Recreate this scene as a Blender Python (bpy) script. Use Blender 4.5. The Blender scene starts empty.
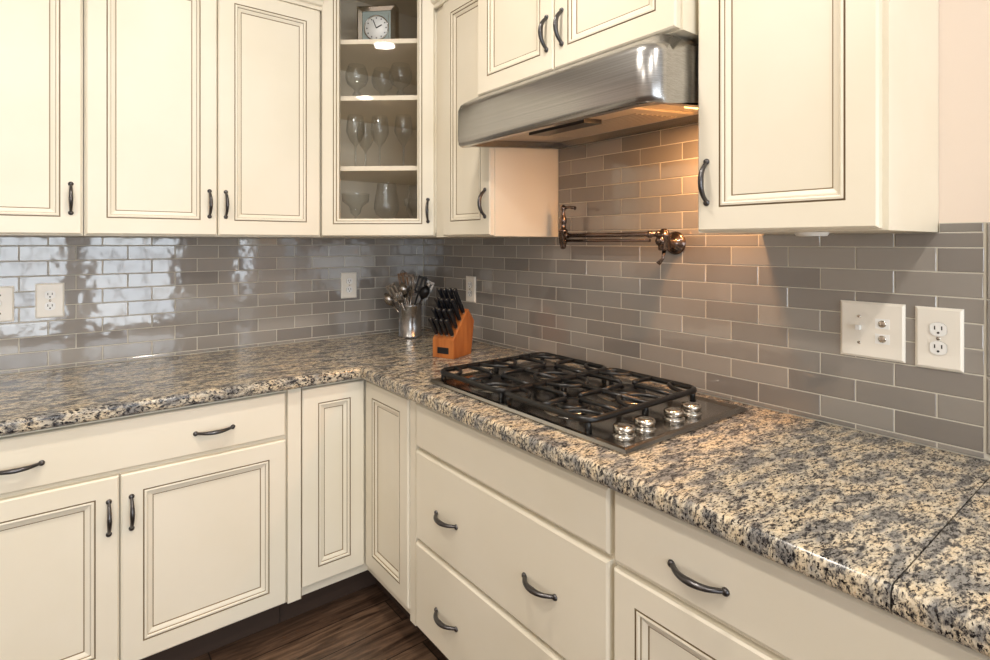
import bpy, bmesh, math, random
from mathutils import Vector, Matrix
random.seed(7)
sc = bpy.context.scene
try:
    sc.view_settings.view_transform = 'Standard'
    sc.view_settings.look = 'None'
except Exception: pass

def srgb(r,g,b):
    f=lambda c:(c/255/12.92) if c/255<=0.04045 else ((c/255+0.055)/1.055)**2.4
    return (f(r),f(g),f(b),1)

# ---------------------------------------------------------------- materials
def mat(name, col, rough=0.5, metal=0.0, coat=0.0, spec=None):
    m=bpy.data.materials.new(name); m.use_nodes=True
    b=m.node_tree.nodes['Principled BSDF']
    b.inputs['Base Color'].default_value=col
    b.inputs['Roughness'].default_value=rough
    b.inputs['Metallic'].default_value=metal
    if coat: b.inputs['Coat Weight'].default_value=coat
    if spec is not None: b.inputs['Specular IOR Level'].default_value=spec
    return m
def N(m,t,**kw):
    n=m.node_tree.nodes.new(t)
    for k,v in kw.items():
        if k in n.inputs.keys(): n.inputs[k].default_value=v
        else: setattr(n,k,v)
    return n
def L(m,a,b): m.node_tree.links.new(a,b)
def ramp(m,stops,interp='LINEAR'):
    r=m.node_tree.nodes.new('ShaderNodeValToRGB'); cr=r.color_ramp; cr.interpolation=interp
    cr.elements[0].position=stops[0][0]; cr.elements[0].color=stops[0][1]
    cr.elements[1].position=stops[1][0]; cr.elements[1].color=stops[1][1]
    for p,c in stops[2:]:
        e=cr.elements.new(p); e.color=c
    return r
def BS(m): return m.node_tree.nodes['Principled BSDF']

def noisy(name,c1,c2,scale,rough,stretch=(1,1,1),metal=0,bump=0,coat=0):
    m=mat(name,c1,rough,metal,coat)
    tc=N(m,'ShaderNodeTexCoord'); mp=N(m,'ShaderNodeMapping'); mp.inputs['Scale'].default_value=stretch
    n=N(m,'ShaderNodeTexNoise',Scale=scale,Detail=4.0)
    L(m,tc.outputs['Object'],mp.inputs[0]); L(m,mp.outputs[0],n.inputs['Vector'])
    r=ramp(m,[(0.35,c1),(0.7,c2)]); L(m,n.outputs['Fac'],r.inputs[0]); L(m,r.outputs[0],BS(m).inputs['Base Color'])
    if bump:
        b=N(m,'ShaderNodeBump',Strength=bump,Distance=0.002); L(m,n.outputs['Fac'],b.inputs['Height']); L(m,b.outputs[0],BS(m).inputs['Normal'])
    return m
CREAM=noisy('cream_paint',srgb(234,226,208),srgb(229,220,199),3.0,0.38)
GLAZE=mat('brown_glaze',srgb(136,116,86),0.5)
GAP=mat('shadow_gap_wood',srgb(104,88,66),0.7)
INTER=mat('cabinet_interior',srgb(234,222,200),0.5)
WALLP=mat('wall_paint',srgb(234,219,205),0.8)
CEIL=mat('ceiling_paint',srgb(238,236,230),0.9)
GROUT=mat('grout',srgb(206,201,188),0.85)
PEWTER=mat('dark_pewter',srgb(92,90,91),0.3,1.0)
STEEL=noisy('brushed_steel',srgb(182,181,180),srgb(160,159,158),70,0.25,(1,0.012,12),1.0)
STEELD=mat('tray_steel',srgb(156,154,151),0.2,1.0)
CHROME=mat('chrome',srgb(205,200,192),0.14,1.0)
IRON=mat('cast_iron',srgb(18,18,19),0.3)
BLACK=mat('black_plastic',srgb(16,18,24),0.3)
BRONZE=mat('oil_bronze',srgb(124,108,100),0.22,1.0)
PLATE=mat('plate_white',srgb(240,235,224),0.3)
SLOT=mat('slot_dark',srgb(40,36,32),0.6)
KICK=mat('toe_kick',srgb(60,44,34),0.7)
WHITE=mat('clock_white',srgb(245,245,242),0.4)
CLOCKBG=mat('clock_panel',srgb(150,162,158),0.4)
WOOD=noisy('honey_wood',srgb(184,112,56),srgb(156,86,38),8,0.35,(6,6,1))
FILTER=mat('hood_underside',srgb(198,186,168),0.45,0.3)

def glassm(name,tint,base,k,p=3.0,rough=0.03):
    m=bpy.data.materials.new(name); m.use_nodes=True; nt=m.node_tree; nt.nodes.clear()
    o=nt.nodes.new('ShaderNodeOutputMaterial'); mx=nt.nodes.new('ShaderNodeMixShader')
    t=nt.nodes.new('ShaderNodeBsdfTransparent'); t.inputs[0].default_value=tint
    g=nt.nodes.new('ShaderNodeBsdfGlossy'); g.inputs['Roughness'].default_value=rough
    lw=nt.nodes.new('ShaderNodeLayerWeight'); lw.inputs[0].default_value=0.5
    pw=nt.nodes.new('ShaderNodeMath'); pw.operation='POWER'; pw.inputs[1].default_value=p
    ma=nt.nodes.new('ShaderNodeMath'); ma.operation='MULTIPLY_ADD'; ma.inputs[1].default_value=k; ma.inputs[2].default_value=base
    nt.links.new(lw.outputs['Facing'],pw.inputs[0]); nt.links.new(pw.outputs[0],ma.inputs[0]); nt.links.new(ma.outputs[0],mx.inputs[0])
    nt.links.new(t.outputs[0],mx.inputs[1]); nt.links.new(g.outputs[0],mx.inputs[2]); nt.links.new(mx.outputs[0],o.inputs[0])
    return m
GLASS=glassm('stemware_glass',(0.93,0.94,0.94,1),0.05,0.85,2.2,0.05)
PANE=glassm('pane_glass',(0.99,0.99,0.99,1),0.015,0.3,4.0,0.02)

def emis(name,col,s):
    m=bpy.data.materials.new(name); m.use_nodes=True
    b=BS(m); b.inputs['Base Color'].default_value=col; b.inputs['Emission Color'].default_value=col; b.inputs['Emission Strength'].default_value=s
    return m
LAMP=emis('warm_lens',(1,0.62,0.25,1),3)

# tile
TILE=mat('glass_tile',srgb(140,134,128),0.08,0,0.7,0.65)
g=N(TILE,'ShaderNodeNewGeometry')
r=ramp(TILE,[(0.0,srgb(126,121,116)),(0.5,srgb(141,136,130)),(1.0,srgb(157,152,145))])
L(TILE,g.outputs['Random Per Island'],r.inputs[0]); L(TILE,r.outputs[0],BS(TILE).inputs['Base Color'])
tc=N(TILE,'ShaderNodeTexCoord'); n=N(TILE,'ShaderNodeTexNoise',Scale=24.0,Detail=1.0)
L(TILE,tc.outputs['Object'],n.inputs['Vector'])
b=N(TILE,'ShaderNodeBump',Strength=0.14,Distance=0.004); L(TILE,n.outputs['Fac'],b.inputs['Height'])
L(TILE,b.outputs[0],BS(TILE).inputs['Normal']); L(TILE,b.outputs[0],BS(TILE).inputs['Coat Normal'])
BS(TILE).inputs['Coat Roughness'].default_value=0.04

# granite
GRAN=mat('granite',srgb(170,150,125),0.18,0,0.0,0.5)
tc=N(GRAN,'ShaderNodeTexCoord'); mp=N(GRAN,'ShaderNodeMapping'); mp.inputs['Scale'].default_value=(1.0,2.3,1.5); mp.inputs['Rotation'].default_value=(0,0,math.radians(38))
L(GRAN,tc.outputs['Object'],mp.inputs[0])
n1=N(GRAN,'ShaderNodeTexNoise',Scale=66.0,Detail=6.0,Roughness=0.75,Distortion=0.3); L(GRAN,mp.outputs[0],n1.inputs['Vector'])
r1=ramp(GRAN,[(0.37,srgb(22,22,26)),(0.415,srgb(86,84,85)),(0.455,srgb(142,136,129)),(0.505,srgb(199,188,168)),(0.59,srgb(226,219,204)),(0.70,srgb(190,164,130))])
L(GRAN,n1.outputs['Fac'],r1.inputs[0])
n2=N(GRAN,'ShaderNodeTexNoise',Scale=110.0,Detail=3.0,Roughness=0.6); L(GRAN,mp.outputs[0],n2.inputs['Vector'])
r2=ramp(GRAN,[(0.395,(1,1,1,1)),(0.43,(0,0,0,1))]); L(GRAN,n2.outputs['Fac'],r2.inputs[0])
mx=N(GRAN,'ShaderNodeMix',data_type='RGBA'); L(GRAN,r2.outputs[0],mx.inputs['Factor']); L(GRAN,r1.outputs[0],mx.inputs[6]); mx.inputs[7].default_value=srgb(26,25,30)
n3=N(GRAN,'ShaderNodeTexNoise',Scale=17.0,Detail=4.0); L(GRAN,mp.outputs[0],n3.inputs['Vector'])
r3=ramp(GRAN,[(0.40,srgb(160,164,174)),(0.50,srgb(234,232,228)),(0.64,srgb(255,245,228))]); L(GRAN,n3.outputs['Fac'],r3.inputs[0])
mx2=N(GRAN,'ShaderNodeMix',data_type='RGBA',blend_type='MULTIPLY'); mx2.inputs['Factor'].default_value=1
L(GRAN,mx.outputs[2],mx2.inputs[6]); L(GRAN,r3.outputs[0],mx2.inputs[7]); L(GRAN,mx2.outputs[2],BS(GRAN).inputs['Base Color'])

# floor
FLOOR=mat('dark_wood_planks',srgb(70,48,36),0.35)
tc=N(FLOOR,'ShaderNodeTexCoord'); mp=N(FLOOR,'ShaderNodeMapping'); L(FLOOR,tc.outputs['Object'],mp.inputs[0])
br=N(FLOOR,'ShaderNodeTexBrick'); br.inputs['Scale'].default_value=1; br.inputs['Brick Width'].default_value=1.1; br.inputs['Row Height'].default_value=0.13
br.inputs['Mortar Size'].default_value=0.002; br.inputs['Color1'].default_value=srgb(128,104,86); br.inputs['Color2'].default_value=srgb(86,66,54); br.inputs['Mortar'].default_value=srgb(28,20,16)
L(FLOOR,mp.outputs[0],br.inputs['Vector'])
mp2=N(FLOOR,'ShaderNodeMapping'); mp2.inputs['Scale'].default_value=(2,22,1); L(FLOOR,tc.outputs['Object'],mp2.inputs[0])
n=N(FLOOR,'ShaderNodeTexNoise',Scale=3.0,Detail=6.0,Distortion=0.8); L(FLOOR,mp2.outputs[0],n.inputs['Vector'])
r=ramp(FLOOR,[(0.3,srgb(110,100,92)),(0.7,srgb(255,250,244))]); L(FLOOR,n.outputs['Fac'],r.inputs[0])
mx=N(FLOOR,'ShaderNodeMix',data_type='RGBA',blend_type='MULTIPLY'); mx.inputs['Factor'].default_value=1
L(FLOOR,br.outputs[0],mx.inputs[6]); L(FLOOR,r.outputs[0],mx.inputs[7]); L(FLOOR,mx.outputs[2],BS(FLOOR).inputs['Base Color'])

# ---------------------------------------------------------------- builder
class MB:
    def __init__(s): s.v=[]; s.f=[]; s.m=[]; s.s=[]; s.mats=[]; s.M=Matrix.Identity(4)
    def mi(s,m):
        if m not in s.mats: s.mats.append(m)
        return s.mats.index(m)
    def av(s,p): s.v.append(tuple(s.M@Vector(p))); return len(s.v)-1
    def af(s,ix,m,sm=False): s.f.append(tuple(ix)); s.m.append(s.mi(m)); s.s.append(sm)
    def box(s,a,b,m):
        x0,y0,z0=[min(a[i],b[i]) for i in range(3)]; x1,y1,z1=[max(a[i],b[i]) for i in range(3)]
        i=[s.av(p) for p in [(x0,y0,z0),(x1,y0,z0),(x1,y1,z0),(x0,y1,z0),(x0,y0,z1),(x1,y0,z1),(x1,y1,z1),(x0,y1,z1)]]
        for q in [(0,3,2,1),(4,5,6,7),(0,1,5,4),(1,2,6,5),(2,3,7,6),(3,0,4,7)]: s.af([i[k] for k in q],m)
    def prism(s,poly,z0,z1,m):
        a=[s.av((p[0],p[1],z0)) for p in poly]; b=[s.av((p[0],p[1],z1)) for p in poly]; n=len(poly)
        s.af(a[::-1],m); s.af(b,m)
        for k in range(n): s.af([a[k],a[(k+1)%n],b[(k+1)%n],b[k]],m)
    def rings(s,u0,v0,u1,v1,prof,mats,cap=None,back=True):
        """prof: list of (inset,n); mats per segment; cap material for centre (None = open)"""
        R=[]
        for ins,nn in prof:
            R.append([s.av(p) for p in [(u0+ins,v0+ins,nn),(u1-ins,v0+ins,nn),(u1-ins,v1-ins,nn),(u0+ins,v1-ins,nn)]])
        for k in range(len(R)-1):
            for j in range(4): s.af([R[k][j],R[k][(j+1)%4],R[k+1][(j+1)%4],R[k+1][j]],mats[k])
        if cap: s.af(R[-1],cap)
        if back: s.af(R[0][::-1],mats[0])
    def tube(s,pts,rad,m,seg=10,closed=False,flat=1.0,up=None):
        pts=[Vector(p) for p in pts]; n=len(pts)
        if not hasattr(rad,'__len__'): rad=[rad]*n
        rg=[]; prev=None
        for k in range(n):
            a=pts[(k-1)%n] if (closed or k>0) else pts[k]; b=pts[(k+1)%n] if (closed or k<n-1) else pts[k]
            t=(b-a).normalized()
            if prev is None:
                w=Vector(up) if up else (Vector((0,0,1)) if abs(t.z)<0.9 else Vector((1,0,0)))
            else: w=prev
            x=(w-t*w.dot(t)).normalized(); y=t.cross(x); prev=x
            rg.append([s.av(pts[k]+(x*math.cos(2*math.pi*j/seg)+y*math.sin(2*math.pi*j/seg)*flat)*rad[k]) for j in range(seg)])
        for k in range(n if closed else n-1):
            A=rg[k];B=rg[(k+1)%n]
            for j in range(seg): s.af([A[j],A[(j+1)%seg],B[(j+1)%seg],B[j]],m,True)
        if not closed: s.af(rg[0][::-1],m); s.af(rg[-1],m)
    def lathe(s,prof,m,c=(0,0,0),ax=(0,0,1),seg=28,closed_profile=False,smooth=True):
        ax=Vector(ax).normalized(); w=Vector((1,0,0)) if abs(ax.x)<0.9 else Vector((0,1,0))
        x=(w-ax*w.dot(ax)).normalized(); y=ax.cross(x); c=Vector(c); R=[]
        for r,h in prof:
            if r<1e-6: R.append([s.av(c+ax*h)])
            else: R.append([s.av(c+ax*h+(x*math.cos(2*math.pi*j/seg)+y*math.sin(2*math.pi*j/seg))*r) for j in range(seg)])
        P=list(zip(R,R[1:]))
        if closed_profile: P.append((R[-1],R[0]))
        for A,B in P:
            if len(A)==1 and len(B)==1: continue
            for j in range(seg):
                k=(j+1)%seg
                if len(A)==1: s.af([A[0],B[j],B[k]],m,smooth)
                elif len(B)==1: s.af([A[j],A[k],B[0]],m,smooth)
                else: s.af([A[j],A[k],B[k],B[j]],m,smooth)
    def done(s,name,bevel=0,seg=2,origin=None,autosmooth=False):
        me=bpy.data.meshes.new(name)
        o=Vector(origin) if origin else Vector((0,0,0))
        me.from_pydata([tuple(Vector(v)-o) for v in s.v],[],s.f)
        for m in s.mats: me.materials.append(m)
        for i,p in enumerate(me.polygons): p.material_index=s.m[i]; p.use_smooth=s.s[i]
        bm=bmesh.new(); bm.from_mesh(me); bmesh.ops.recalc_face_normals(bm,faces=bm.faces); bm.to_mesh(me); bm.free()
        ob=bpy.data.objects.new(name,me); ob.location=o; sc.collection.objects.link(ob)
        if bevel:
            b=ob.modifiers.new('bevel','BEVEL'); b.width=bevel; b.segments=seg; b.limit_method='ANGLE'; b.angle_limit=math.radians(40)
        return ob

def frame(o,u,n):
    u=Vector(u).normalized(); n=Vector(n).normalized(); v=Vector((0,0,1))
    M=Matrix.Identity(4)
    for i in range(3): M[i][0]=u[i]; M[i][1]=v[i]; M[i][2]=n[i]; M[i][3]=o[i]
    return M
def FA(yface): return frame((0,yface,0),(1,0,0),(0,-1,0))      # u = world x
def FB(xface): return frame((xface,0,0),(0,-1,0),(-1,0,0))     # u = -world y

T=0.020
DP=[(0,0),(0,T-.004),(.004,T),(.052,T),(.0528,T-.003),(.0549,T-.003),(.0557,T-.0002),(.060,T+.0006),(.0635,T-.002),(.0645,T-.005),(.068,T-.0055),(.076,T-.009),(.0765,T-.0105),(.0787,T-.0105)]
def door(b,u0,v0,u1,v1):
    C=CREAM;G=GLAZE
    b.rings(u0,v0,u1,v1,DP,[C,C,C,G,G,G,C,C,G,C,C,G,G],cap=C)
def slab(b,u0,v0,u1,v1):
    b.rings(u0,v0,u1,v1,[(0,0),(0,T-.006),(.002,T-.003),(.006,T)],[CREAM]*3,cap=CREAM)
def pull(b,u,v,n0,Ln=0.102,horiz=True):
    pts=[];rad=[]
    K=20
    for k in range(K+1):
        t=-1+2*k/K
        h=0.026*(1-abs(t)**2.4)
        a=t*Ln/2
        pts.append((u+a,v,n0+h-0.002) if horiz else (u,v+a,n0+h-0.002))
        rad.append(0.0042+0.0036*(1-abs(t))**.7+ (0.0015 if abs(t)>0.93 else 0))
    b.tube(pts,rad,PEWTER,10,flat=.8)
    for t in(-1,1):
        c=(u+t*Ln/2,v,n0-0.001) if horiz else (u,v+t*Ln/2,n0-0.001)
        b.lathe([(0,0),(.0072,0),(.0072,.003),(.0055,.006),(0,.008)],PEWTER,c,(0,0,1),14)

# heights
ZC=0.914; ZB=1.372; ZT=2.286; ZCB=0.17; ZF=0.07
# ---------------------------------------------------------------- room shell
def room(name,a,b,m):
    q=MB(); q.box(a,b,m); return q.done(name)
room('floor',(-4.6,-5.4,ZF-0.1),(3.0,0,ZF),FLOOR)
room('wall_north',(-4.6,0.0005,ZF),(0.12,0.12,2.75),WALLP)
room('wall_east',(0.0005,-3.3,ZF),(0.12,0,2.75),WALLP)
room('wall_west',(-4.72,-5.4,ZF),(-4.6,0.12,2.75),WALLP)
room('ceiling',(-4.6,-5.4,2.75),(3.0,0.12,2.85),CEIL)
room('wall_far_east',(3.0,-5.4,ZF),(3.12,0,2.75),WALLP)
# south wall with window openings
q=MB()
wins=[(-3.6,-2.7),(-2.3,-1.4),(-1.2,-0.3),(0.4,1.3)]
xs=[-4.6]+[c for w in wins for c in w]+[3.0]
for k in range(0,len(xs),2): q.box((xs[k],-5.52,ZF),(xs[k+1],-5.4,2.75),WALLP)
for a,b_ in wins:
    q.box((a,-5.52,ZF),(b_,-5.4,0.35),WALLP); q.box((a,-5.52,2.3),(b_,-5.4,2.75),WALLP)
q.done('wall_south')
for k,(a,b_) in enumerate(wins):
    q=MB()
    for zz in(0.35,0.75,1.14,1.53,1.92,2.27): q.box((a,-5.47,zz),(b_,-5.43,zz+0.03),WHITE)
    for xx in(a,a+.29,b_-.32,b_-.03): q.box((xx,-5.47,0.35),(xx+.03,-5.43,2.3),WHITE)
    q.done('window_%d'%(k+1))
    ld=bpy.data.lights.new('daylight','AREA'); ld.shape='RECTANGLE'; ld.size=b_-a; ld.size_y=1.95; ld.energy=38; ld.color=(0.86,0.93,1.0)
    lo=bpy.data.objects.new('window_daylight',ld); lo.location=((a+b_)/2,-5.56,1.33); lo.rotation_euler=(math.radians(90),0,0); sc.collection.objects.link(lo)
# recessed ceiling lights
for (x,y) in [(-1.9,-1.5),(-1.0,-1.5),(-1.9,-2.9),(-0.9,-2.9),(-3.2,-2.2)]:
    q=MB(); q.lathe([(.075,0),(.105,0),(.105,-.008),(.075,-.012)],WHITE,(x,y,2.749),(0,0,1),28,True); q.done('recessed_light',origin=(x,y,2.74))
    ld=bpy.data.lights.new('can','AREA'); ld.shape='DISK'; ld.size=0.15; ld.energy=13; ld.color=(1,0.92,0.82)
    lo=bpy.data.objects.new('recessed_bulb',ld); lo.location=(x,y,2.735); sc.collection.objects.link(lo)

# ---------------------------------------------------------------- backsplash
def tiles(b,u0,u1,v0,v1,vtop,shift=0):
    PW=.1525;PH=.0515;G=.0026
    row=0; v=vtop
    while v>v0+.004:
        lo=max(v-PH,v0); hi=min(v,v1)
        if hi-lo>.006:
            off=(row%2)*PW/2+shift
            k=math.floor((u0-off)/PW); u=off+k*PW
            while u<u1:
                a=max(u,u0); c=min(u+PW,u1)
                if c-a>.008:
                    ta=random.uniform(-.0035,.0035); tb=random.uniform(-.008,.008)
                    A=(a+G/2,lo+G/2,c-G/2,hi-G/2); cu=(a+c)/2; cv=(lo+hi)/2
                    P0=[(A[0],A[1]),(A[2],A[1]),(A[2],A[3]),(A[0],A[3])]
                    e=.0012
                    P1=[(A[0]+e,A[1]+e),(A[2]-e,A[1]+e),(A[2]-e,A[3]-e),(A[0]+e,A[3]-e)]
                    r0=[b.av((x,y,.0035)) for x,y in P0]
                    rm=[b.av((x,y,.0073)) for x,y in P0]
                    r1=[b.av((x,y,.0082+ta*(x-cu)+tb*(y-cv))) for x,y in P1]
                    for j in range(4):
                        b.af([r0[j],r0[(j+1)%4],rm[(j+1)%4],rm[j]],TILE); b.af([rm[j],rm[(j+1)%4],r1[(j+1)%4],r1[j]],TILE)
                    b.af(r1,TILE)
                u+=PW
        v-=PH; row+=1
VT=1.391; GN=.0070
q=MB(); q.M=FA(0)
q.box((-2.7,ZC,0),(-0.001,ZB-.001,GN),GROUT); tiles(q,-2.7,-0.009,ZC+.001,ZB-.001,VT,.03)
q.done('backsplash_north')
q=MB(); q.M=FB(0)
q.box((0.008,ZC,0),(2.213,ZB-.001,GN),GROUT); q.box((0.977,ZB-.001,0),(1.733,1.697,GN),GROUT); q.box((2.112,ZB-.001,0),(2.213,VT,GN),GROUT)
VT2=VT+6*.0515
tiles(q,0.009,2.186,ZC+.001,ZB-.001,VT2,.05)
tiles(q,0.977,1.733,ZB-.001,1.697,VT2,.05)
tiles(q,2.112,2.186,ZB-.001,VT,VT2,.05)
z=VT
while z>ZC+.02:
    lo=max(ZC+.001,z-.155); q.rings(2.189,lo+.001,2.211,z-.001,[(0,.0035),(0,.009),(.003,.012)],[TILE]*2,cap=TILE); z-=.155
q.done('backsplash_east')

# ---------------------------------------------------------------- countertop
def slabtop(name,poly):
    q=MB(); q.prism(poly,ZC-.040,ZC,GRAN)
    o=q.done(name); me=o.data
    bw=me.attributes.new('bevel_weight_edge','FLOAT','EDGE')
    for e in me.edges:
        a=me.vertices[e.vertices[0]].co; c=me.vertices[e.vertices[1]].co
        horiz=abs(a.z-c.z)<1e-4
        ok=horiz and ((abs(a.x+.64)<1e-3 and abs(c.x+.64)<1e-3) or (abs(a.y+.64)<1e-3 and abs(c.y+.64)<1e-3))
        bw.data[e.index].value=1.0 if ok else 0.0
    b=o.modifiers.new('b','BEVEL'); b.width=.013; b.segments=9; b.limit_method='WEIGHT'
    return o
slabtop('countertop',[(-.010,-.010),(-2.7,-.010),(-2.7,-.640),(-.640,-.640),(-.640,-2.2105),(-.010,-2.2105)])
slabtop('countertop',[(-.010,-2.2125),(-.640,-2.2125),(-.640,-3.2),(-.010,-3.2)])

# ---------------------------------------------------------------- base cabinets
FY=-.595; FX=-.590   # carcass front planes, doors add .02
def carcassA(b,x0,x1): b.box((x0,FY,ZCB),(x1,-.012,ZC-.041),GAP); b.box((x0,FY+.06,ZF),(x1,FY+.07,ZCB),KICK)
q=MB(); carcassA(q,-1.79,-.882); q.M=FA(FY)
q.box((-1.79,ZCB,0),(-.882,ZC-.041,.001),CREAM)
slab(q,-1.785,.722,-.886,.862)
door(q,-1.785,.178,-1.337,.709); door(q,-1.333,.178,-.886,.709)
pull(q,-1.098,.785,T); pull(q,-1.553,.785,T)
pull(q,-1.360,.60,T,.088,False); pull(q,-1.308,.60,T,.088,False)
q.done('base_cabinet')
q=MB(); carcassA(q,-2.69,-1.791); q.M=FA(FY)
slab(q,-2.686,.722,-1.796,.862); door(q,-2.686,.178,-2.243,.709); door(q,-2.239,.178,-1.796,.709)
pull(q,-2.0,.785,T); pull(q,-2.45,.785,T)
q.done('base_cabinet')
# corner base
q=MB()
q.prism([(-.012,-.012),(-.881,-.012),(-.881,FY),(FX,FY),(FX,-.962),(-.012,-.962)],ZCB,ZC-.041,CREAM)
q.prism([(-.05,-.05),(-.88,-.05),(-.88,FY+.06),(FX+.06,FY+.06),(FX+.06,-.96),(-.05,-.96)],ZF,ZCB,KICK)
q.M=FA(FY); q.box((-.879,ZCB,0),(-.836,.872,T*.7),CREAM); q.box((-.8355,ZCB,0),(-.834,.872,T*.75),GLAZE); door(q,-.832,.205,FX-T-.002,.862)
q.M=FB(FX); door(q,-FY+T+.002,.205,.922,.862); q.box((.926,ZCB,0),(.960,.872,T*.7),CREAM)
q.done('corner_base_cabinet')
def carcassB(b,y0,y1): b.box((FX,-y0,ZCB),(-.012,-y1,ZC-.041),GAP); b.box((FX+.06,-y0,ZF),(FX+.07,-y1,ZCB),KICK)
q=MB(); carcassB(q,.963,1.731); q.M=FB(FX)
q.box((.963,ZCB,0),(1.731,ZC-.041,.001),CREAM)
slab(q,.968,.728,1.726,.862); slab(q,.968,.448,1.726,.716); slab(q,.968,.178,1.726,.436)
for u in(1.14,1.525):
    pull(q,u,.570,T); pull(q,u,.290,T)
q.done('drawer_base_cabinet')
q=MB(); carcassB(q,1.732,2.50); q.M=FB(FX)
q.box((1.732,ZCB,0),(2.50,ZC-.041,.001),CREAM)
slab(q,1.738,.722,2.495,.862); door(q,1.738,.178,2.114,.709); door(q,2.118,.178,2.495,.709)
pull(q,1.922,.778,T); pull(q,2.31,.778,T)
q.done('base_cabinet')
q=MB(); carcassB(q,2.501,3.19); q.M=FB(FX)
slab(q,2.506,.722,3.185,.862); door(q,2.506,.178,3.185,.709)
q.done('base_cabinet')

# ---------------------------------------------------------------- upper cabinets
UY=-.305
def crown(b,u0,u1,n0,z0):
    prof=[(n0,z0),(n0+.012,z0),(n0+.014,z0+.012),(n0+.022,z0+.018),(n0+.026,z0+.03),(n0+.045,z0+.05),(n0+.058,z0+.058),(n0+.060,z0+.075),(n0,z0+.075)]
    a=[b.av((u0,p[1],p[0])) for p in prof]; c=[b.av((u1,p[1],p[0])) for p in prof]; n=len(prof)
    for k in range(n): b.af([a[k],a[(k+1)%n],c[(k+1)%n],c[k]],CREAM)
    b.af(a,CREAM); b.af(c[::-1],CREAM)
def upperA(x0,x1,doors,pulls,name='upper_cabinet'):
    q=MB(); q.box((x0,UY,ZB),(x1,-.001,ZT),CREAM); q.M=FA(UY)
    for a,c in doors: door(q,a,ZB+.004,c,ZT-.03)
    for u in pulls: pull(q,u,1.485,T,.088,False)
    crown(q,x0,x1,.004,ZT-.026)
    q.done(name)
upperA(-1.405,-.655,[(-1.401,-1.031),(-1.027,-.664)],[-1.055,-1.003])
upperA(-2.17,-1.407,[(-2.166,-1.79),(-1.786,-1.411)],[-1.438])
UX=-.305
def upperB(u0,u1,xf,z0,doors,pulls,pz,name='upper_cabinet'):
    q=MB(); q.box((xf,-u0,z0),(-.001,-u1,ZT),CREAM); q.M=FB(xf)
    for a,c in doors: door(q,a,z0+.004,c,ZT-.03)
    for u in pulls: pull(q,u,pz,T,.092,False)
    crown(q,u0,u1,.004,ZT-.026)
    return q
upperB(.607,.975,UX,ZB,[(.680,.971)],[.945],1.485).done('upper_cabinet')
upperB(.977,1.735,-.365,1.829,[(.982,1.337),(1.341,1.728)],[1.312,1.372],1.94).done('upper_cabinet')
q=upperB(1.737,2.110,UX,ZB,[(1.745,2.100)],[1.768],1.485); q.M=Matrix.Identity(4)
q.lathe([(0,-.008),(.03,-.008),(.034,0)],WHITE,(-.18,-1.93,ZB),(0,0,1),20); q.done('upper_cabinet')

# corner glass cabinet
q=MB(); CT=2.50; D=.653; E=.605
def pent(i): return [(-i,-i),(-D+i,-i),(-D+i,-.305),(-.305,-E+i),(-i,-E+i)]
q.prism(pent(.001),ZB,ZB+.018,INTER); q.prism(pent(.001),CT-.018,CT,INTER)
q.box((-D+.001,-.001,ZB+.018),(-.001,-.012,CT-.018),INTER); q.box((-.001,-.012,ZB+.018),(-.012,-E+.001,CT-.018),INTER)
q.box((-D+.001,-.012,ZB+.018),(-D+.019,-.305,CT-.018),CREAM); q.box((-.012,-E+.001,ZB+.018),(-.305,-E+.019,CT-.018),CREAM)
SH=[1.655,1.935,2.16]
for z in SH: q.prism([(-.013,-.013),(-D+.02,-.013),(-D+.02,-.285),(-.290,-E+.02),(-.013,-E+.02)],z-.018,z,INTER)
p0=Vector((-D+.001,-.305,0)); p1=Vector((-.305,-E+.001,0)); W=(p1-p0).length; du=(p1-p0).normalized()
q.M=frame(p0,du,(du.y,-du.x,0))
fw=.030
q.box((0,ZB,-.018),(fw,CT,0.0),CREAM); q.box((W-fw,ZB,-.018),(W,CT,0),CREAM)
q.box((fw,ZB,-.018),(W-fw,ZB+.03,0),CREAM); q.box((fw,CT-.06,-.018),(W-fw,CT,0),CREAM)
GP=[(0,0),(0,T-.004),(.004,T),(.046,T),(.0468,T-.003),(.049,T-.003),(.050,T),(.058,T),(.0605,T-.004),(.068,T-.010),(.069,0.004)]
C=CREAM;G=GLAZE
q.rings(.008,ZB+.004,W-.006,CT-.03,GP,[C,C,C,G,G,G,C,G,C,G],cap=None,back=False)
q.rings(.008,ZB+.004,W-.006,CT-.03,[(0,0.0002),(.069,.0002),(.069,.004)],[C,C],cap=None,back=False)
i4=[q.av(p) for p in [(.076,ZB+.072,.007),(W-.074,ZB+.072,.007),(W-.074,CT-.098,.007),(.076,CT-.098,.007)]]
q.af(i4,PANE)
pull(q,W-.030,1.475,T,.085,False)
crown(q,-.01,W+.01,.004,CT-.03)
q.done('glass_door_corner_cabinet')

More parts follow.
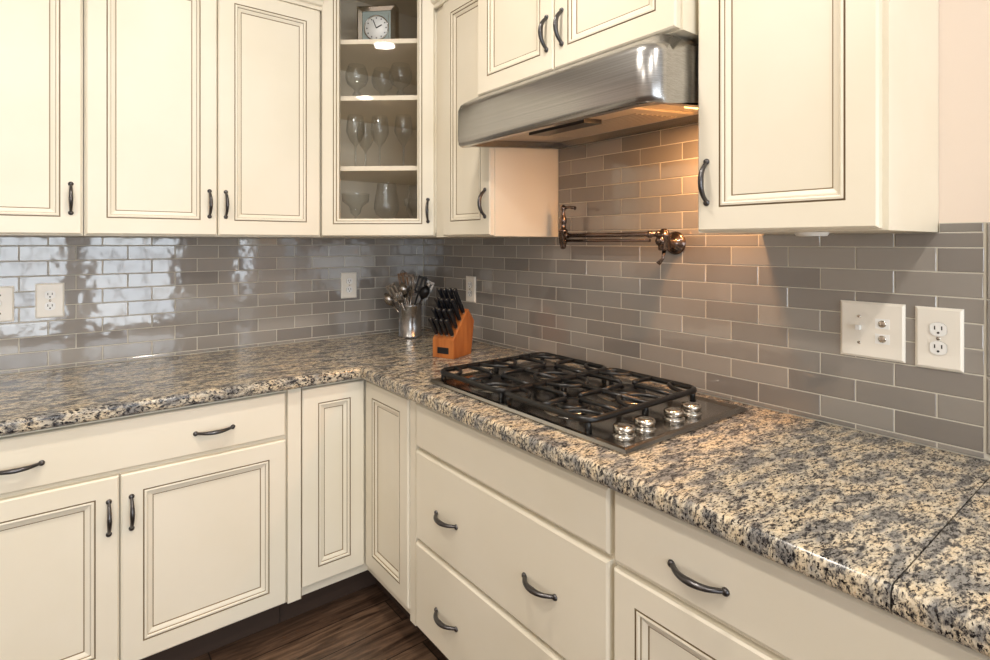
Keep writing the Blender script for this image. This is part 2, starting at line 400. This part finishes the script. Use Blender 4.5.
# ---------------------------------------------------------------- clock
def clock(c,z):
    q=MB(); q.M=frame((c[0],c[1],0),(1,-1,0),(-1,-1,0))
    w=.085;h=.195
    q.rings(-w,z+.001,w,z+h,[(0,-.03),(0,.012),(.006,.016),(.022,.012),(.024,.006)],[CHROME]*4,cap=CLOCKBG)
    q.rings(-w+.032,z+.033,w-.032,z+h-.033,[(0,.006),(0,.008),(.001,.009)],[CHROME]*2,cap=CLOCKBG)
    cz=z+.100
    q.lathe([(.050,0),(.054,0),(.054,.005),(.050,.005)],CHROME,(0,cz,.009),(0,0,1),32,True)
    q.lathe([(.051,.001),(.051,.002),(0,.002)],WHITE,(0,cz,.0085),(0,0,1),32)
    for k in range(12):
        a=k*math.pi/6; u=math.sin(a)*.042; v=cz+math.cos(a)*.042
        q.box((u-.0022,v-.0022,.0100),(u+.0022,v+.0022,.0125),SLOT)
    q.tube([(0,cz,.013),(.024,cz+.012,.013)],.0022,SLOT,6); q.tube([(0,cz,.0135),(-.014,cz+.034,.0135)],.0018,SLOT,6)
    q.done('table_clock')
clock((-.400,-.285),SH[2])
# ---------------------------------------------------------------- stemware (thin single-walled blown glass)
def stem(name,c,z,prof):
    q=MB()
    q.lathe(prof,GLASS,(0,0,0),(0,0,1),32)
    o=q.done(name); o.location=(c[0],c[1],z+.0005)
def wine(h,r):
    st=h*.45
    return [(0,.001),(r*.85,0.001),(r*.8,.003),(.006,.010),(.0038,.02),(.0036,st-.01),(.007,st),(r*.6,st+.02),(r*.95,st+.05),(r,st+h*.25),(r*.93,st+h*.4),(r*.8,h)]
def ball(h,r):
    return [(0,.001),(r*.75,.001),(r*.7,.004),(.008,.010),(.010,.018),(.017,.028),(.017,.036),(.008,.046),(.014,.056),(r*.8,.075),(r,.10),(r*.98,.12),(r*.72,h)]
def marg(h,r):
    return [(0,.001),(r*.65,.001),(r*.6,.003),(.005,.010),(.0045,h*.42),(r*.35,h*.5),(r*.42,h*.62),(r*.5,h*.68),(r*.95,h*.8),(r,h)]
for c in[(-.487,-.272),(-.380,-.295),(-.350,-.398)]: stem('cocktail_glass',c,SH[1],ball(.155,.047))
for c in[(-.492,-.270),(-.405,-.318),(-.335,-.395),(-.40,-.17)]: stem('wine_glass',c,SH[0],wine(.225,.038))
stem('margarita_glass',(-.488,-.262),ZB+.018,marg(.165,.057)); stem('margarita_glass',(-.16,-.20),ZB+.018,marg(.165,.057))
stem('goblet',(-.400,-.370),ZB+.018,ball(.205,.052)); stem('goblet',(-.28,-.42),ZB+.018,ball(.20,.050))

# ---------------------------------------------------------------- range hood
q=MB()
HP=[(-.012,1.828),(-.388,1.828),(-.440,1.800),(-.458,1.788),(-.467,1.770),(-.468,1.675),(-.464,1.662),(-.455,1.657),(-.30,1.675),(-.012,1.697)]
def hprof(b,y,P): return [b.av((p[0],y,p[1])) for p in P]
ya,yb=-.980,-1.731
def shr(P,d): 
    out=[]
    for x,z in P:
        out.append((x+(d if x<-.38 else 0), z-(d*.6 if z>1.79 and x<-.3 else 0)))
    return out
secs=[(ya,shr(HP,.012)),(ya-.004,shr(HP,.004)),(ya-.014,HP),(yb+.050,HP),(yb+.034,shr(HP,.004)),(yb+.016,shr(HP,.014)),(yb+.005,shr(HP,.028)),(yb,shr(HP,.045))]
rg=[hprof(q,y,P) for y,P in secs]; n=len(HP)
for A,B in zip(rg,rg[1:]):
    for k in range(0,7): q.af([A[k],A[k+1],B[k+1],B[k]],STEEL,k not in(0,))
q.af(rg[0],STEEL); q.af(rg[-1][::-1],STEEL)
def under(x,dz=0):
    return 1.657+(x+.455)/(.443)*.04+dz
rim=[(-.455,ya-.002),(-.455,yb+.05),(-.43,yb+.012),(-.012,yb),(-.012,ya)]
inn=[(-.430,ya-.02),(-.430,yb+.07),(-.40,yb+.03),(-.03,yb+.02),(-.03,ya-.02)]
A=[q.av((x,y,under(x))) for x,y in rim]; B=[q.av((x,y,under(x))) for x,y in inn]; Cc=[q.av((x,y,under(x,.022))) for x,y in inn]
for j in range(5):
    k=(j+1)%5; q.af([A[j],A[k],B[k],B[j]],STEEL); q.af([B[j],B[k],Cc[k],Cc[j]],STEEL)
q.af(Cc,FILTER)
def ubox(x0,x1,y0,y1,d0,d1,m):
    P=[(x0,y0),(x1,y0),(x1,y1),(x0,y1)]
    a=[q.av((x,y,under(x,d0))) for x,y in P]; b=[q.av((x,y,under(x,d1))) for x,y in P]
    q.af(a,m); q.af(b,m)
    for j in range(4): q.af([a[j],a[(j+1)%4],b[(j+1)%4],b[j]],m)
ubox(-.40,-.08,-1.14,-1.58,.016,.0215,FILTER)
ubox(-.37,-.30,-1.22,-1.44,.004,.016,BLACK)
for k in range(9): ubox(-.28+k*.022,-.272+k*.022,-1.16,-1.54,.013,.0159,FILTER)
ubox(-.20,-.14,-1.63,-1.68,.017,.0215,LAMP)
q.done('range_hood')
for yy,en in((-1.655,4.2),):
    ld=bpy.data.lights.new('hood_bulb','AREA'); ld.shape='RECTANGLE'; ld.size=.06; ld.size_y=.05; ld.energy=en; ld.color=(1,.50,.21)
    lo=bpy.data.objects.new('hood_bulb',ld); lo.location=(-.17,yy,1.688); sc.collection.objects.link(lo)

# ---------------------------------------------------------------- cooktop
q=MB(); X0,X1,Y0,Y1=-.560,-.070,-.968,-1.730; z0=ZC+.0005
q.M=Matrix(((0,1,0,0),(1,0,0,0),(0,0,1,0),(0,0,0,1)))  # local u=y, v=x
q.rings(Y1,X0,Y0,X1,[(0,z0),(0,z0+.004),(.005,z0+.010),(.012,z0+.012),(.020,z0+.009),(.024,z0+.007)],[STEELD]*5,cap=STEELD)
q.M=Matrix.Identity(4)
zt=z0+.007
burn=[(-.430,-1.142,.050),(-.208,-1.142,.040),(-.430,-1.456,.044),(-.208,-1.456,.050)]
for x,y,r in burn:
    q.lathe([(r*1.75,0),(r*1.7,.002),(r*1.3,.003),(r*1.15,.003),(r*1.05,.004),(r*1.0,.010),(r*.8,.012)],STEELD,(x,y,zt),(0,0,1),32)
    q.lathe([(r*.98,.010),(r,.012),(r*.96,.018),(r*.8,.021),(0,.021)],IRON,(x,y,zt),(0,0,1),32)
zg=ZC+.037
def bar(pts,r=.0068): q.tube(pts,r,IRON,8)
def rrect(x0,x1,y0,y1,c,z):
    P=[]
    for cx,cy,a0 in[(x1-c,y1-c,0),(x0+c,y1-c,90),(x0+c,y0+c,180),(x1-c,y0+c,270)]:
        for k in range(6):
            a=math.radians(a0+k*18); P.append((cx+c*math.cos(a),cy+c*math.sin(a),z))
    return P
for (ga,gb) in[(-1.297,-.988),(-1.610,-1.303)]:
    gx0,gx1=-.540,-.098
    q.tube(rrect(gx0,gx1,ga,gb,.035,zg),.0082,IRON,8,closed=True)
    xm=(gx0+gx1)/2; ym=(ga+gb)/2
    bar([(xm,ga,zg),(xm,gb,zg)],.0075)
    for bx in((gx0+xm)/2,(gx1+xm)/2):
        hx=(gx1-gx0)/4; hy=(gb-ga)/2
        for sx,sy in((1,0),(-1,0),(0,1),(0,-1)):
            s=.030
            e=(bx+sx*hx,ym+sy*hy); i=(bx+sx*s,ym+sy*s)
            bar([(e[0],e[1],zg),((e[0]+i[0])/2,(e[1]+i[1])/2,zg+.003),(i[0],i[1],zg+.003),(i[0]-sx*.004,i[1]-sy*.004,zg-.004)])
        for sx in(1,-1):
            for sy in(1,-1):
                P=[]
                for k in range(9):
                    t=k/8; a=math.radians(90*t)
                    P.append((bx+sx*(hx-.062*math.sin(a)), ym+sy*(hy-.085*math.cos(a)-.0), zg+.002*math.sin(math.pi*t)))
                bar(P,.006)
    for x in(gx0+.012,xm,gx1-.012):
        for y in(ga+.012,gb-.012):
            q.tube([(x,y,zg),(x,y,zt-.001)],[.007,.0085],IRON,8)
for x in(-.480,-.405,-.290,-.215):
    q.lathe([(.026,0),(.026,.003),(.020,.004),(.020,.007),(.0240,.009),(.0245,.019),(.022,.023),(.010,.0245),(0,.024)],CHROME,(x,-1.660,zt),(0,0,1),28)
    q.box((x-.0025,-1.681,zt+.023),(x+.0025,-1.655,zt+.0265),STEELD)
q.done('gas_cooktop')

# ---------------------------------------------------------------- pot filler
q=MB()
py,pz=-1.478,1.349
q.lathe([(0,0),(.034,0),(.035,.004),(.028,.010),(.016,.016),(.013,.020),(.013,.060)],BRONZE,(-.009,py,pz),(-1,0,0),28)
q.lathe([(.015,-.022),(.018,-.018),(.018,.018),(.020,.020),(.020,.026),(.015,.030),(.012,.038),(.006,.042),(0,.043)],BRONZE,(-.068,py,pz),(0,0,1),24)
q.tube([(-.068,py,pz-.020),(-.070,py+.003,pz-.045),(-.078,py+.014,pz-.062)],[.006,.005,.007],BRONZE,10)
q.lathe([(0,-.022),(.010,-.02),(.012,0),(.010,.016),(.014,.018),(.014,.024),(0,.026)],BRONZE,(-.068,py,pz+.006),(-1,0,0),20)
az=1.375; ye=-1.062
q.tube([(-.068,py,az),(-.068,ye,az)],.0075,BRONZE,14)
q.tube([(-.068,py+.05,az-.018),(-.068,ye,az-.018)],.0050,BRONZE,14)
for yy in(py+.02,py+.05,ye-.02): q.lathe([(.008,-.006),(.011,-.004),(.011,.004),(.008,.006)],BRONZE,(-.068,yy,az),(0,1,0),18)
q.lathe([(0,-.048),(.008,-.046),(.011,-.036),(.011,-.03),(.014,-.028),(.014,.012),(.017,.014),(.017,.020),(.011,.024),(.009,.040),(.013,.046),(.013,.060),(.009,.068),(.006,.085),(.010,.092),(.010,.102),(.004,.108),(0,.108)],BRONZE,(-.068,ye,az),(0,0,1),24)
q.tube([(-.068,ye,az+.097),(-.068,ye-.030,az+.099),(-.068,ye-.058,az+.094)],[.0055,.0045,.0065],BRONZE,10)
q.done('pot_filler_faucet')

# ---------------------------------------------------------------- wall plates
def plate(M,u,v,w,h,kind,name):
    q=MB(); q.M=M; n0=.0088
    q.rings(u-w/2,v-h/2,u+w/2,v+h/2,[(0,n0),(0,n0+.003),(.005,n0+.0065)],[PLATE]*2,cap=PLATE)
    n1=n0+.0065
    def screw(a,c): q.lathe([(.0035,0),(.0035,.001),(0,.0013)],CHROME,(a,c,n1),(0,0,1),12)
    def duplex(cu):
        for s in(-1,1):
            cv=v+s*.0195
            P=[]
            for k in range(24):
                a=2*math.pi*k/24; P.append((max(-.0145,min(.0145,.0175*math.cos(a))),.0145*math.sin(a)))
            a_=[q.av((cu+x,cv+y,n1)) for x,y in P]; b_=[q.av((cu+x,cv+y,n1+.0018)) for x,y in P]
            q.af(b_,WHITE)
            for k in range(24): q.af([a_[k],a_[(k+1)%24],b_[(k+1)%24],b_[k]],SLOT)
            for sx in(-.006,.006): q.box((cu+sx-.0011,cv-.001,n1+.0015),(cu+sx+.0011,cv+.007,n1+.0021),SLOT)
            q.lathe([(.0024,0),(.0024,.0004),(0,.0004)],SLOT,(cu,cv-.007,n1+.0018),(0,0,1),10)
        screw(cu,v)
    def toggle(cu):
        q.box((cu-.0055,v-.012,n1-.001),(cu+.0055,v+.012,n1+.0004),PLATE)
        q.box((cu-.004,v+.000,n1),(cu+.004,v+.010,n1+.012),WHITE)
        screw(cu,v+.030); screw(cu,v-.030)
    if kind=='duplex': duplex(u)
    elif kind=='toggle2': toggle(u-.023); toggle(u+.023)
    elif kind=='mix':
        for s in(-1,1):
            q.lathe([(.008,0),(.008,.002),(.006,.003),(0,.003)],CHROME,(u+.022,v+s*.017,n1),(0,0,1),18)
            q.box((u+.008,v+s*.017-.011,n1-.001),(u+.036,v+s*.017+.011,n1+.0007),WHITE)
        toggle(u-.024)
    q.done(name)
plate(FA(0),-1.490,1.152,.078,.118,'duplex','electrical_outlet')
plate(FA(0),-.408,1.153,.076,.118,'duplex','electrical_outlet')
plate(FA(0),-1.642,1.147,.118,.118,'toggle2','light_switch')
plate(FB(0),.425,1.142,.072,.115,'duplex','electrical_outlet')
plate(FB(0),1.990,1.150,.128,.128,'mix','light_switch')
plate(FB(0),2.113,1.148,.082,.130,'duplex','electrical_outlet')

# ---------------------------------------------------------------- utensil crock
q=MB(); cx,cy=-.185,-.185
q.lathe([(0,0),(.052,0),(.054,.003),(.054,.010),(.0525,.012),(.0525,.142),(.055,.145),(.055,.152),(.052,.152),(.050,.145),(.050,.010),(0,.010)],STEEL,(cx,cy,ZC+.0005),(0,0,1),36)
def uten(ang,tilt,Ln,kind,m,base=.02):
    d=Vector((math.cos(ang)*math.sin(tilt),math.sin(ang)*math.sin(tilt),math.cos(tilt)))
    s0=Vector((cx,cy,ZC+.014))+Vector((-math.cos(ang)*base,-math.sin(ang)*base,0)); e=s0+d*Ln
    q.tube([s0,s0+d*(Ln*.5),e],[.005,.0045,.004],m,8)
    side=d.cross(Vector((.62,.78,0))).normalized(); nn=side.cross(d)
    M=Matrix.Identity(4)
    for i in range(3): M[i][0]=side[i]; M[i][1]=d[i]; M[i][2]=nn[i]; M[i][3]=e[i]
    q.M=M
    if kind=='spat':
        q.box((-.022,0,-.0015),(-.014,.075,.0015),m); q.box((.014,0,-.0015),(.022,.075,.0015),m); q.box((-.005,0,-.0015),(.005,.075,.0015),m)
        q.box((-.022,-.006,-.0015),(.022,.008,.0015),m); q.box((-.022,.066,-.0015),(.022,.078,.0015),m)
    elif kind=='spoon':
        P=[(0,-.01,0)]
        for k in range(1,9):
            P.append((0,-.01+k*.009,-.004*math.sin(k/8*math.pi)))
        q.tube(P,[.004,.010,.017,.021,.023,.0235,.021,.015,.004],m,14,flat=1,up=(1,0,0))
    elif kind=='whisk':
        for k in range(5):
            a=k*math.pi/5; pts=[(math.cos(a)*.022*math.sin(math.pi*t/10),.09*(1-math.cos(math.pi*t/10))/2,math.sin(a)*.022*math.sin(math.pi*t/10)) for t in range(11)]
            q.tube(pts,.0012,m,5)
    elif kind=='fork':
        for s in(-.012,-.004,.004,.012): q.tube([(s*.5,-.01,0),(s,.015,0),(s,.055,0)],.002,m,6)
    q.M=Matrix.Identity(4)
BR=mat('utensil_steel',srgb(168,162,155),.25,1.0)
TAN=mat('utensil_tan',srgb(150,110,78),.5)
uten(math.radians(165),.46,.18,'spat',BR); uten(math.radians(200),.30,.19,'spoon',BR); uten(math.radians(140),.2,.21,'spat',TAN)
uten(math.radians(-40),.30,.20,'spat',BLACK); uten(math.radians(-60),.46,.19,'spoon',BLACK); uten(math.radians(-20),.45,.19,'spat',BR)
uten(math.radians(-140),.12,.20,'spat',BR); uten(math.radians(210),.55,.18,'fork',BR); uten(math.radians(-55),.15,.22,'fork',BR); uten(math.radians(180),.20,.21,'whisk',BR)
uten(math.radians(150),.62,.17,'spoon',BR)
q.done('utensil_crock')

# ---------------------------------------------------------------- knife block
q=MB(); kc=Vector((-.268,-.660,ZC+.0005)); fd=Vector((-.93,-.37,0)).normalized(); sd=Vector((0,0,1)).cross(fd)
M=Matrix.Identity(4)
for i in range(3): M[i][0]=fd[i]; M[i][1]=sd[i]; M[i][3]=kc[i]
M[2][2]=1; q.M=M
w=.048
prof=[(.062,0),(.062,.070),(-.040,.178),(-.082,.128),(-.060,0)]
a=[q.av((x,-w,z)) for x,z in prof]; b_=[q.av((x,w,z)) for x,z in prof]
q.af(a,WOOD); q.af(b_[::-1],WOOD)
for k in range(5): q.af([a[k],a[(k+1)%5],b_[(k+1)%5],b_[k]],WOOD)
q.box((.0615,-.026,.016),(.0628,.026,.040),BLACK)
p=Vector((.062,0,.070)); e1=(Vector((-.040,0,.178))-p).normalized(); nrm=Vector((e1.z,0,-e1.x)).normalized()
nrm2=(nrm+Vector((0,0,.45))).normalized()
for r_ in range(4):
    for c_ in range(4):
        s=.018+r_*.036; t=-.036+c_*.024
        o=p+e1*s+Vector((0,t,0)); Lh=.078+.012*r_
        q.tube([o-nrm2*.002,o+nrm2*.008],[.0070,.0070],CHROME,8)
        q.tube([o+nrm2*.008,o+nrm2*Lh*.4,o+nrm2*Lh*.8,o+nrm2*Lh],[.0085,.0095,.0085,.010],BLACK,10)
        q.lathe([(.0030,0),(.0030,.001),(0,.0015)],CHROME,o+nrm2*(Lh),nrm2,8)
q.done('knife_block',bevel=.002)

# ---------------------------------------------------------------- world & camera
w=bpy.data.worlds.new('World'); sc.world=w; w.use_nodes=True
w.node_tree.nodes['Background'].inputs[0].default_value=(.8,.9,1,1); w.node_tree.nodes['Background'].inputs[1].default_value=0.6
cd=bpy.data.cameras.new('Camera'); cd.sensor_width=36; cd.lens=556/990*36; cd.shift_y=-87/990; cd.clip_start=.02
co=bpy.data.objects.new('Camera',cd); co.location=(-1.47,-2.455,1.349); co.rotation_euler=(math.radians(90),0,math.radians(-38.2)); sc.collection.objects.link(co); sc.camera=co
